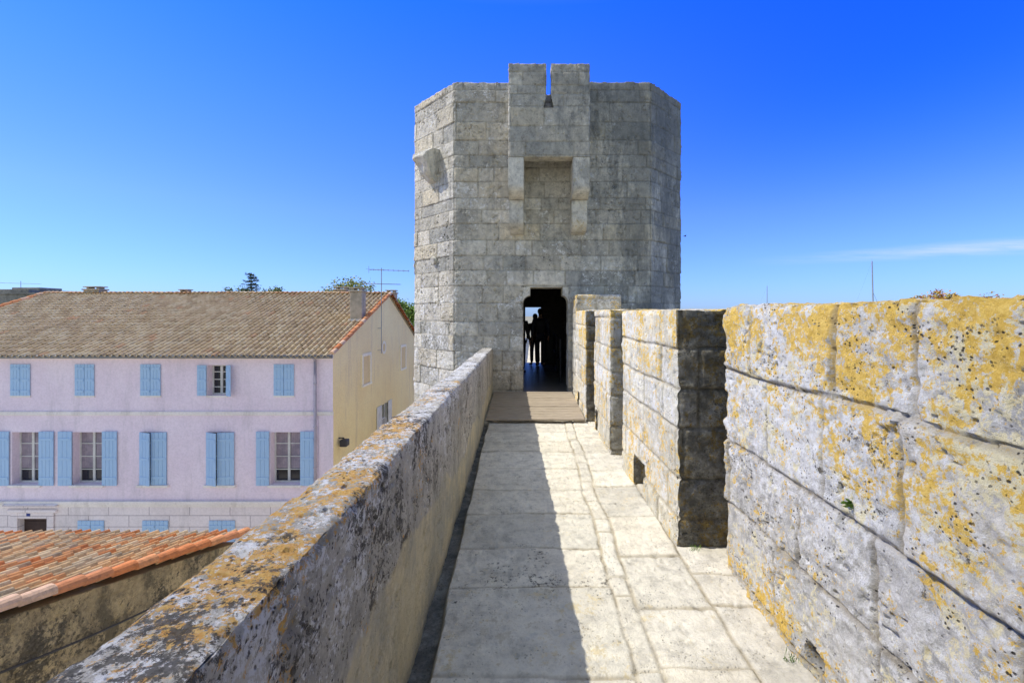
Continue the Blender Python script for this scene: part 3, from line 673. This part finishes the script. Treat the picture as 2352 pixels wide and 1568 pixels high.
chimney(-7.78,20.2,.52,.5,1.0,2.75);chimney(-7.85,25.2,.5,.5,1.3,2.9);chimney(-22.7,23.6,.8,.5,2.2,3.0);chimney(-10.05,23.9,.62,.5,2.2,3.0);chimney(-18.1,23.7,.45,.4,2.2,2.86)
m=MB();m.box(-8.08,-7.48,19.86,19.9,1.2,1.36);m.build('flashing',M_white,roof)
def blind(y0,y1,z0,z1):
    m=MB();t=.13
    m.box(HX1+.002,HX1+.05,y0,y0+t,z0,z1);m.box(HX1+.002,HX1+.05,y1-t,y1,z0,z1);m.box(HX1+.002,HX1+.05,y0+t,y1-t,z1-t,z1);m.box(HX1+.002,HX1+.07,y0-.04,y1+.04,z0-.1,z0-.002)
    w=m.build('blind_window',M_ochre2,house)
    m=MB();m.box(HX1+.001,HX1+.014,y0+t,y1-t,z0,z1-t);m.build('infill_panel',M_ochre3,w)
blind(19.7,20.8,-1.5,-.15);blind(25.4,26.5,-1.5,-.17)
b=MB();q=20;cy_,cz=22.6,-.08
for i in range(q):
    a0,a1=2*math.pi*i/q,2*math.pi*(i+1)/q
    b.poly([(HX1+.03,cy_+.2*math.cos(a0),cz+.2*math.sin(a0)),(HX1+.03,cy_+.2*math.cos(a1),cz+.2*math.sin(a1)),(HX1+.03,cy_+.33*math.cos(a1),cz+.33*math.sin(a1)),(HX1+.03,cy_+.33*math.cos(a0),cz+.33*math.sin(a0))])
oc=b.build('oculus',M_ochre2,house)
b=MB();b.poly([(HX1+.012,cy_+.2*math.cos(2*math.pi*i/q),cz+.2*math.sin(2*math.pi*i/q)) for i in range(q)]);b.build('oculus_grille',M_ochre3,oc)
m=MB();m.box(HX1-.1,HX1+.012,22.2,23.2,-4.2,-2.9);w=m.build('window',M_glass,house)
tag(w,'small shuttered gable window')
m=MB();m.box(HX1+.013,HX1+.05,21.55,22.18,-4.22,-2.86,.01);m.build('shutter',M_greysh,house)
m=MB();m.box(HX1+.013,HX1+.05,23.22,23.8,-4.22,-2.86,.01);m.build('shutter',M_greysh,house)
m=MB();m.box(HX1+.014,HX1+.03,22.2,22.27,-4.2,-2.9);m.box(HX1+.014,HX1+.03,22.67,22.73,-4.2,-2.9);m.box(HX1+.014,HX1+.028,22.28,22.66,-3.6,-3.54);m.build('window_frame',M_frame,w)
fl=thing('floodlight','black floodlight fixed low on the ochre gable wall of the lilac house','floodlight',(HX1+.2,17.4,-3.3))
m=MB();m.box(HX1+.08,HX1+.36,17.25,17.55,-3.46,-3.2,.03);m.build('lamp_housing',M_metal,fl);m=MB();m.tube((HX1-.01,17.4,-3.15),(HX1+.2,17.4,-3.15),.025);m.tube((HX1+.2,17.4,-3.15),(HX1+.2,17.4,-3.3),.02);m.build('bracket',M_metal,fl)
def antenna(name,label,x,y,z0,z1,booms,wallx=None):
    t=thing(name,label,'antenna',(x,y,z0));m=MB();m.tube((x,y,z0),(x,y,z1),.02);m.build('mast',M_alu,t)
    for(xa,xb,z,tilt,n,v)in booms:
        m=MB();m.tube((xa,y-.04,z),(xb,y-.04,z+tilt),.016)
        for i in range(n):
            f=i/(n-1);xx=xa+(xb-xa)*f;zz=z+tilt*f
            if v: m.tube((xx,y-.04,zz-.05),(xx,y-.04,zz+.05),.008)
            m.tube((xx,y-.34+.15*f,zz),(xx,y+.26-.15*f,zz),.007)
        if v: m.tube((xa,y-.04,z-.16),(xa,y-.04,z+.16),.01)
        m.build('boom',M_alu,t)
    if wallx is not None:
        for zz in(z0+.15,z0+1.2):
            m=MB();m.tube((x,y,zz),(wallx,y,zz),.012);m.build('bracket',M_alu,t)
antenna('tv_antenna','tall thin television antenna mast on the ochre gable of the lilac house',-7.26,21.75,-.3,3.78,[(-7.85,-5.95,3.70,-.07,9,True),(-8.15,-6.35,3.03,-.04,12,False)],HX1)
antenna('tv_antenna','small television antenna above the dark building at the far left edge',-47.3,42,3.7,4.6,[(-50,-45.5,4.45,-.12,8,False)])
ob=thing('stone_building','dark old stone building showing above the left end of the lilac house','building',(-50,43,GZ))
m=MB();m.box(-62,-42,40,47,GZ,3.3,.05);m.box(-60,-44.6,40.2,46.5,3.3,3.75,.03);m.box(-47,-44.5,41,43,3.7,3.95,.03);m.build('wall',M_dstone,ob)
m=MB();m.box(-62.1,-41.9,39.9,47.1,3.301,3.42);m.build('coping',M_dstone,ob)
# ------------------------------------------------------------------ lower tiled building
lb=thing('tiled_outbuilding','low outbuilding with warm clay tile roof and rubble wall beside the rampart','building',(-9,6,GZ))
s2=.29;a2=math.atan(s2);zr=lambda y:-2.57+(8.5-y)*s2
tr=tile_roof('roof',(-5.42,8.62,-2.60),(-1,0,0),(0,-math.cos(a2),math.sin(a2)),50,22,.185,.31,8,M_tile2,lb,9,.42)
b=MB();b.poly([(-15,8.5,-2.66),(-5.5,8.5,-2.66),(-5.5,1.6,zr(1.6)-.09),(-15,1.6,zr(1.6)-.09)]);b.poly([(-15,1.6,zr(1.6)-.09),(-5.5,1.6,zr(1.6)-.09),(-5.5,-5,zr(1.6)-2),(-15,-5,zr(1.6)-2)]);b.build('roof_deck',M_chim,tr)
barrel_row('verge_tiles',(-5.45,8.62,-2.56),(-5.45,1.6,zr(1.6)+.03),.095,.36,M_red,tr,7)
barrel_row('ridge_tiles',(-5.4,1.7,zr(1.6)+.06),(-15,1.7,zr(1.6)+.06),.12,.42,M_red,tr,8)
layR=Layout(81,-8,1,(.14,.30),(.18,.5),warp=.05)
m=Mas(jw=.022,jd=.012,boff=.02,a1=.06,a2=.03,chip=0,pit=.02,seed=83)
ys=L(1.6,8.5,.025)
m.patch((-5.52,1.6,GZ),(-5.52,8.5,GZ),(-5.52,8.5,-2.66),(-5.52,1.6,zr(1.6)-.08),ys-1.6,np.concatenate([L(0,3.0,.2)[:-1],L(3.0,5.0,.022)]),lay=layR,v0=GZ,edge=False)
m.patch((-5.52,8.5,GZ),(-15,8.5,GZ),(-15,8.5,-2.66),(-5.52,8.5,-2.66),L(0,9.48,.15),L(0,4.84,.15),lay=layR,v0=GZ,edge=False)
m.patch((-5.52,-5,GZ),(-5.52,1.6,GZ),(-5.52,1.6,zr(1.6)-.08),(-5.52,-5,zr(1.6)-2),L(0,6.6,.15),L(0,6,.15),lay=layR,v0=GZ,edge=False)
m.build('wall',M_rub,lb)
m=MB();pts=[(-5.46,1.6+i*.5,zr(1.6+i*.5)-.62-.02*math.sin(i)) for i in range(14)]
for p,q in zip(pts,pts[1:]):m.tube(p,q,.014)
tag(m.build('cable',M_metal),'black cable clipped along the rubble wall below the clay tile roof','cable')
# ------------------------------------------------------------------ vegetation
def leaves(pts,size,mat,name,parent,seed=0,flat=.5):
    rn=random.Random(seed);vs=[];fs=[]
    for p in pts:
        s=size*rn.uniform(.6,1.4);d=Vector((rn.gauss(0,1),rn.gauss(0,1),rn.gauss(0,.6))).normalized();e=d.cross(Vector((rn.gauss(0,1),rn.gauss(0,1),rn.gauss(0,1)))).normalized()
        b0=len(vs);vs+= [p-d*s,p+e*s*flat,p+d*s,p-e*s*flat];fs.append((b0,b0+1,b0+2,b0+3))
    me=bpy.data.meshes.new(name);me.from_pydata(vs,[],fs);return put(name,me,mat,parent)
def broadleaf(name,label,x,y,ztop,r,n,seed,mat=M_leaf,group=None):
    rn=random.Random(seed);t=thing(name,label,'tree',(x,y,GZ),group);cz=ztop-r*.9
    m=MB();m.tube((x,y,GZ),(x,y,cz-r*.4),.28,.16);
    cl=[]
    for i in range(40):
        v=Vector((rn.gauss(0,1),rn.gauss(0,1),rn.gauss(0,.8))).normalized()*r*rn.uniform(.35,1.0);c=Vector((x,y,cz))+v;c.z=min(c.z,ztop-.15*r);cl.append(c)
        if i<12:m.tube((x,y,cz-r*.5),c,.08,.015,6)
    m.build('trunk',M_bark,t)
    pts=[]
    for i in range(n):
        c=rn.choice(cl);pts.append(c+Vector((rn.gauss(0,1),rn.gauss(0,1),rn.gauss(0,.8)))*r*.15)
    leaves(pts,.11,mat,'crown',t,seed);return t
def conifer(label,x,y,ztop,seed):
    rn=random.Random(seed);t=thing('conifer_tree',label,'tree',(x,y,GZ));m=MB();m.tube((x,y,GZ),(x,y,ztop),.25,.01);pts=[]
    H_=ztop-GZ
    for k in range(34):
        f=(k+.3)/34;z=GZ+2+(H_-2)*f;ln=(1-f)*3.4+.4
        for a in range(6):
            an=rn.uniform(0,6.28);l=ln*rn.uniform(.5,1.15);e=Vector((x+l*math.cos(an),y+l*math.sin(an),z+rn.uniform(-.1,.3)*l));m.tube((x,y,z),e,.03,.008,5)
            for q in range(24):
                s=rn.random();p=Vector((x,y,z)).lerp(e,s)+Vector((rn.gauss(0,.1),rn.gauss(0,.1),rn.gauss(0,.06)));pts.append(p)
    m.build('trunk',M_bark,t);leaves(pts,.12,M_con,'crown',t,seed,.25)
conifer('pointed dark conifer rising behind the ridge of the lilac house',-27.9,45,5.65,5)
broadleaf('tree','leafy tree top just left of the pointed conifer behind the lilac house',-29.6,46,4.2,1.9,6000,11)
broadleaf('tree','leafy tree top just right of the pointed conifer behind the lilac house',-25.8,44,4.1,1.8,6000,13)
broadleaf('tree','yellow green tree behind the chimneys at the gable end of the lilac house',-14.9,38,4.35,2.6,14000,12,leafm('spring_leaf',(.20,.24,.04),(.42,.42,.12)))
broadleaf('tree','bright green tree between the ochre gable and the stone tower',-9.5,33.5,2.7,2.0,12000,14,leafm('bright_leaf',(.12,.20,.03),(.28,.38,.07)))
def tuft(name,label,cat,x,y,z,n,h,mat,seed,spread=.03,dirn=(0,0,1),leaf=False,group=None):
    rn=random.Random(seed);b=MB();D_=Vector(dirn)
    for i in range(n):
        p=Vector((x,y,z))+Vector((rn.gauss(0,spread),rn.gauss(0,spread),0 if D_.z>.5 else rn.gauss(0,spread)))
        d=(D_+Vector((rn.gauss(0,.5),rn.gauss(0,.5),rn.gauss(0,.4)))).normalized();l=h*rn.uniform(.5,1.1);s=d.cross(Vector((rn.random(),rn.random(),.3))).normalized()*h*(.22 if leaf else .06)
        mid=p+d*l*.5;tip=p+d*l
        b.poly([p-s*.3,mid-s,tip,mid+s,p+s*.3])
    o=b.build(name,mat);tag(o,label,cat,group);return o
def sedum(cx,cy,n,sx,sy,h,seed,label,mat):
    rn=random.Random(seed);pts=[Vector((cx+rn.gauss(0,sx),cy+rn.uniform(-1.7,1.7)*sy,1.640)) for _ in range(n)]
    for p in pts: p.z+=rn.random()*h*max(.1,1-((p.y-cy)/(2*sy))**2)*(.6+.4*math.sin(p.y*90))
    o=leaves(pts,.0045,mat,'sedum_plant',None,seed,.6);tag(o,label,'plant')
sedum(1.50,1.69,1500,.015,.055,.052,4,'reddish yellow sedum clump growing on top of the near merlon',M_sed)
sedum(1.50,1.50,120,.02,.010,.040,5,'sparse sedum sprig on the merlon top nearest the right edge',M_sed)
tuft('weed','small green weed growing in a joint of the near merlon face','plant',1.21,1.735,.87,26,.026,M_weed,6,.008,(-1,0,.3),True)
tuft('weed','dark weed at the foot of the shaded merlon end','plant',1.10,3.09,0,40,.03,M_weed,7,.02)
tuft('weed','sparse grass tuft at the foot of the near merlon','plant',1.18,2.1,0,24,.035,M_weed,8,.015)
# ------------------------------------------------------------------ boats
def sailboat(label,x,y,H_,lean=0):
    t=thing('sailboat',label,'boat',(x,y,GZ),'sailing boats moored beyond the wall');b=MB()
    n=12;sec=[];Lb=5.5
    for i in range(n+1):
        f=i/n;w=1.5*math.sin(math.pi*min(1,f*.62+.3))**.8*(1-f**4);sec.append([(x-Lb+2*Lb*f,y-w,GZ+1.0+.3*f),(x-Lb+2*Lb*f,y-w*.7,GZ+.1),(x-Lb+2*Lb*f,y+w*.7,GZ+.1),(x-Lb+2*Lb*f,y+w,GZ+1.0+.3*f)])
    V_=[[b.bm.verts.new(p) for p in s] for s in sec]
    for i in range(n):
        for j in range(4):b.bm.faces.new((V_[i][j],V_[i+1][j],V_[i+1][(j+1)%4],V_[i][(j+1)%4]))
    b.bm.faces.new(V_[0]);b.build('hull',M_white,t)
    m=MB();m.box(x-2,x+1.2,y-.7,y+.7,GZ+1,GZ+1.5,.15);m.build('cabin',M_white,t)
    top=GZ+H_;xt=x+.8-lean;m=MB();m.tube((x+.8,y,GZ+1),(xt,y,top),.10,.07);m.tube((x+.8-lean*.6,y-.9,GZ+H_*.62),(x+.8-lean*.6,y+.9,GZ+H_*.62),.03);m.tube((x+.8,y,GZ+2.2),(x-3.4,y,GZ+2.2),.07);m.tube((xt,y,top),(xt,y,top+.4),.01);m.build('mast',M_alu,t)
    m=MB();m.tube((x+.8-lean*.75,y,top-4),(x+5.2,y,GZ+1.3),.014);m.build('stay',M_metal,t)
    m=MB();m.tube((xt,y,top-.1),(x-5.3,y,GZ+1.1),.003);m.build('stay',M_metal,t)
sailboat('sailing boat with the tall dark mast showing above the merlons, right of centre',44.2,60,16,.35)
sailboat('distant sailing boat with the short pale mast nearest the tower',55.7,110,15.8)
b=MB();bx,by,bz=20,60,11.8
b.sph((bx,by,bz),.07,(2.2,1,1),10)
for s in(-1,1): b.poly([(bx+.08,by,bz+.02),(bx+.1,by+s*.3,bz+.12),(bx-.05,by+s*.62,bz+.03),(bx-.08,by+s*.28,bz+.09),(bx-.08,by,bz+.02)])
b.poly([(bx-.12,by-.01,bz),(bx-.3,by-.06,bz),(bx-.3,by+.06,bz)])
tag(b.build('bird',M_metal),'tiny dark bird flying in the sky right of the tower','bird')
# ------------------------------------------------------------------ people
def skin(name,V_,E_,mat,parent,loc,rot,sc=1):
    me=bpy.data.meshes.new(name);me.from_pydata([Vector(v[:3])*sc for v in V_],E_,[])
    o=link(bpy.data.objects.new(name,me));me.materials.append(mat)
    bm_=bmesh.new();bm_.from_mesh(me);ly=bm_.verts.layers.skin.verify()
    for i,v in enumerate(bm_.verts):
        r=V_[i][3];rr=(r if isinstance(r,tuple) else (r,r));v[ly].radius=(rr[0]*sc,rr[1]*sc);v[ly].use_root=(i==0)
    bm_.to_mesh(me);bm_.free()
    o.modifiers.new('Skin','SKIN').use_smooth_shade=True;s=o.modifiers.new('Sub','SUBSURF');s.levels=s.render_levels=1
    o.parent=parent;return o
def person(label,x,y,z,rot,H_,jc,tc,hc,armf=.0,stride=.0,pack=None,long_hair=False):
    t=thing('person',label,'person',(x,y,z));t.rotation_euler=(0,0,rot);sc=H_/1.75
    Mj=plain('jacket_cloth',jc);Mt=plain('trouser_cloth',tc);Ms=plain('skin',(.5,.3,.22),None,.6);Mh=plain('hair',hc)
    V_=[(0,0,.98,(.13,.10)),(0,0,1.15,(.125,.09)),(0,0,1.35,(.15,.10)),(0,0,1.46,(.06,.055)),(0,-.01,1.53,.052),(0,-.015,1.60,(.068,.08)),(0,-.012,1.67,(.075,.088)),(0,0,1.725,(.05,.06)),(0,-.10,1.615,.014)]
    E_=[(0,1),(1,2),(2,3),(3,4),(4,5),(5,6),(6,7),(5,8)]
    for s in(-1,1):
        b0=len(V_);V_+=[(s*.18,0,1.40,.055),(s*.24,.03,1.12,.042),(s*.25,-.05-armf,.90+armf*.4,.026),(s*.25,-.08-armf,.83+armf*.5,(.03,.018))]
        E_+=[(2,b0),(b0,b0+1),(b0+1,b0+2),(b0+2,b0+3)]
        for k,(dx,l)in enumerate(((-.026,.062),(-.009,.074),(.009,.07),(.025,.055))):
            c=len(V_);V_+=[(s*.25+dx*.3,-.10-armf+dx,.795+armf*.5,.009),(s*.245,-.115-armf+dx,.795-l*.6+armf*.5,.008),(s*.235,-.11-armf+dx,.795-l+armf*.5,.007)]
            E_+=[(b0+3,c),(c,c+1),(c+1,c+2)]
        c=len(V_);V_+=[(s*.225,-.12-armf,.82+armf*.5,.009),(s*.215,-.135-armf,.785+armf*.5,.008)];E_+=[(b0+3,c),(c,c+1)]
        b0=len(V_);V_+=[(s*.09,0,.90,.085),(s*.10,-.02-s*stride*.5,.50,.058),(s*.10,.02-s*stride,.09,.04),(s*.11,-.13-s*stride,.035,(.04,.03))]
        E_+=[(0,b0),(b0,b0+1),(b0+1,b0+2),(b0+2,b0+3)]
    skin('body',V_,E_,Ms,t,None,None,sc)
    V_=[(0,0,.98,(.16,.125)),(0,0,1.15,(.15,.115)),(0,0,1.36,(.175,.12)),(0,0,1.46,(.085,.08)),(0,0,.90,(.165,.13))];E_=[(0,1),(1,2),(2,3),(0,4)]
    for s in(-1,1):
        b0=len(V_);V_+=[(s*.185,0,1.40,.072),(s*.24,.03,1.12,.058),(s*.25,-.04-armf,.92+armf*.4,.045)];E_+=[(2,b0),(b0,b0+1),(b0+1,b0+2)]
    skin('jacket',V_,E_,Mj,t,None,None,sc)
    V_=[(0,0,.96,(.15,.12))];E_=[]
    for s in(-1,1):
        b0=len(V_);V_+=[(s*.09,0,.86,.10),(s*.10,-.02-s*stride*.5,.50,.075),(s*.10,.02-s*stride,.10,.062)];E_+=[(0,b0),(b0,b0+1),(b0+1,b0+2)]
    skin('trousers',V_,E_,Mt,t,None,None,sc)
    for s in(-1,1):
        skin('shoe',[(s*.10,.03-s*stride,.05,(.045,.045)),(s*.11,-.08-s*stride,.04,(.045,.035)),(s*.115,-.16-s*stride,.035,(.04,.028))],[(0,1),(1,2)],M_metal,t,None,None,sc)
    m=MB();m.sph((0,.02*sc,1.665*sc),.095*sc,(.92,1.05,1.05),14)
    for v in m.bm.verts:
        if v.co.y<-.045*sc: v.co.y=-.045*sc;v.co.z=max(v.co.z,1.70*sc)
    if long_hair:m.sph((0,.065*sc,1.54*sc),.07*sc,(1.1,.6,1.9),12)
    h=m.build('hair',Mh,None,True);h.parent=t
    if pack:
        m=MB();m.box(-.15*sc,.15*sc,.11*sc,.26*sc,1.02*sc,1.42*sc,.05*sc);h=m.build('backpack',plain('pack_cloth',pack),None,True);h.parent=t
    return t
person('person with a backpack standing silhouetted in the middle of the tower passage',.21,13.7,.01,R(180),1.74,(.07,.08,.12),(.06,.06,.07),(.05,.04,.03),0,.10,(.08,.08,.09))
person('shorter person just left of the one with the backpack in the tower passage',.05,14.0,.01,R(200),1.58,(.12,.07,.07),(.06,.06,.08),(.06,.04,.03),.05,.06,None,True)
person('person in dark clothes partly hidden by the left jamb of the tower doorway',-.36,12.2,.01,R(160),1.70,(.05,.05,.05),(.04,.04,.05),(.04,.03,.02),.03,.05)
# ------------------------------------------------------------------ light, world, camera
Lv=Vector((-.8,.03,1)).normalized()
sd=bpy.data.lights.new('sun','SUN');sd.energy=5;sd.angle=R(.5);sd.color=(1,.94,.82)
so=link(bpy.data.objects.new('sun',sd));so.rotation_euler=Lv.to_track_quat('Z','Y').to_euler()
w=bpy.data.worlds.new('World');scene.world=w;w.use_nodes=True;nt=w.node_tree;bg=nt.nodes['Background']
sky=nd(nt,'ShaderNodeTexSky',sky_type='NISHITA');sky.sun_disc=False;sky.sun_elevation=math.asin(Lv.z);sky.sun_rotation=math.atan2(Lv.x,Lv.y)
sky.air_density=1.0;sky.dust_density=.3;sky.ozone_density=1.0
tc=nd(nt,'ShaderNodeTexCoord').outputs['Generated'];sp=nd(nt,'ShaderNodeSeparateXYZ',{0:tc})
tint=ramp(nt,mth(nt,'MULTIPLY',sp.outputs[2],1.,True),[(0,(.12,.19,.42)),(.06,(.125,.20,.44)),(.2,(.135,.21,.50)),(.38,(.085,.20,.66)),(.56,(.035,.18,.82)),(.66,(.25,.33,.62)),(.8,(.58,.53,.48)),(1,(.62,.56,.50))])  # top stops, above the view, made paler to keep the fill neutral
tint=mix(nt,mth(nt,'MULTIPLY',mth(nt,'MULTIPLY',mr(nt,sp.outputs[0],0.,.65),mth(nt,'MULTIPLY',mr(nt,sp.outputs[2],.08,.42),mr(nt,sp.outputs[2],.72,.56))),.75),tint,(.005,.125,.72))
tint=mix(nt,mr(nt,sp.outputs[1],-.05,-.5),tint,(.42,.39,.37))  # unseen sky behind the camera paled, added as neutral fill light
t4=nd(nt,'ShaderNodeVectorMath',{0:tint,1:(4,4,4)},operation='MULTIPLY').outputs[0]
scol=nd(nt,'ShaderNodeVectorMath',{0:sky.outputs[0],1:t4},operation='MULTIPLY').outputs[0]
yv=mth(nt,'MAXIMUM',sp.outputs[1],.02);u=mth(nt,'DIVIDE',sp.outputs[0],yv);v=mth(nt,'DIVIDE',sp.outputs[2],yv)
w0=mth(nt,'ADD',mth(nt,'MULTIPLY',u,.062),.083);dv=mth(nt,'ABSOLUTE',mth(nt,'SUBTRACT',v,w0))
wd=mth(nt,'ADD',mth(nt,'MULTIPLY',u,.016),.003)
msk=mr(nt,mth(nt,'DIVIDE',dv,wd),1.3,0.)
cv=nd(nt,'ShaderNodeCombineXYZ',{0:mth(nt,'MULTIPLY',u,3.),1:mth(nt,'MULTIPLY',v,45.)}).outputs[0]
nn=noi(nt,cv,1.5,6,.6)
msk=mth(nt,'MULTIPLY',mth(nt,'MULTIPLY',msk,mr(nt,u,.42,.95)),mr(nt,nn,.25,.62))
msk=mth(nt,'MULTIPLY',msk,mr(nt,sp.outputs[1],.02,.1));msk=mth(nt,'MULTIPLY',msk,.6)
colr=mix(nt,msk,scol,(5.6,6.5,7.5))
nt.links.new(colr,bg.inputs[0]);bg.inputs[1].default_value=.125
cam=bpy.data.cameras.new('camera');co=link(bpy.data.objects.new('camera',cam));co.location=(0,0,1.6);co.rotation_euler=(R(90),0,0)
cam.lens=16;cam.sensor_width=36;cam.clip_start=.05;cam.clip_end=5000;cam.shift_x=-49/2352;cam.shift_y=-64/2352
scene.camera=co
scene.view_settings.view_transform='Standard';scene.view_settings.look='None'
print('verts',sum(len(o.data.vertices) for o in scene.objects if o.type=='MESH'))
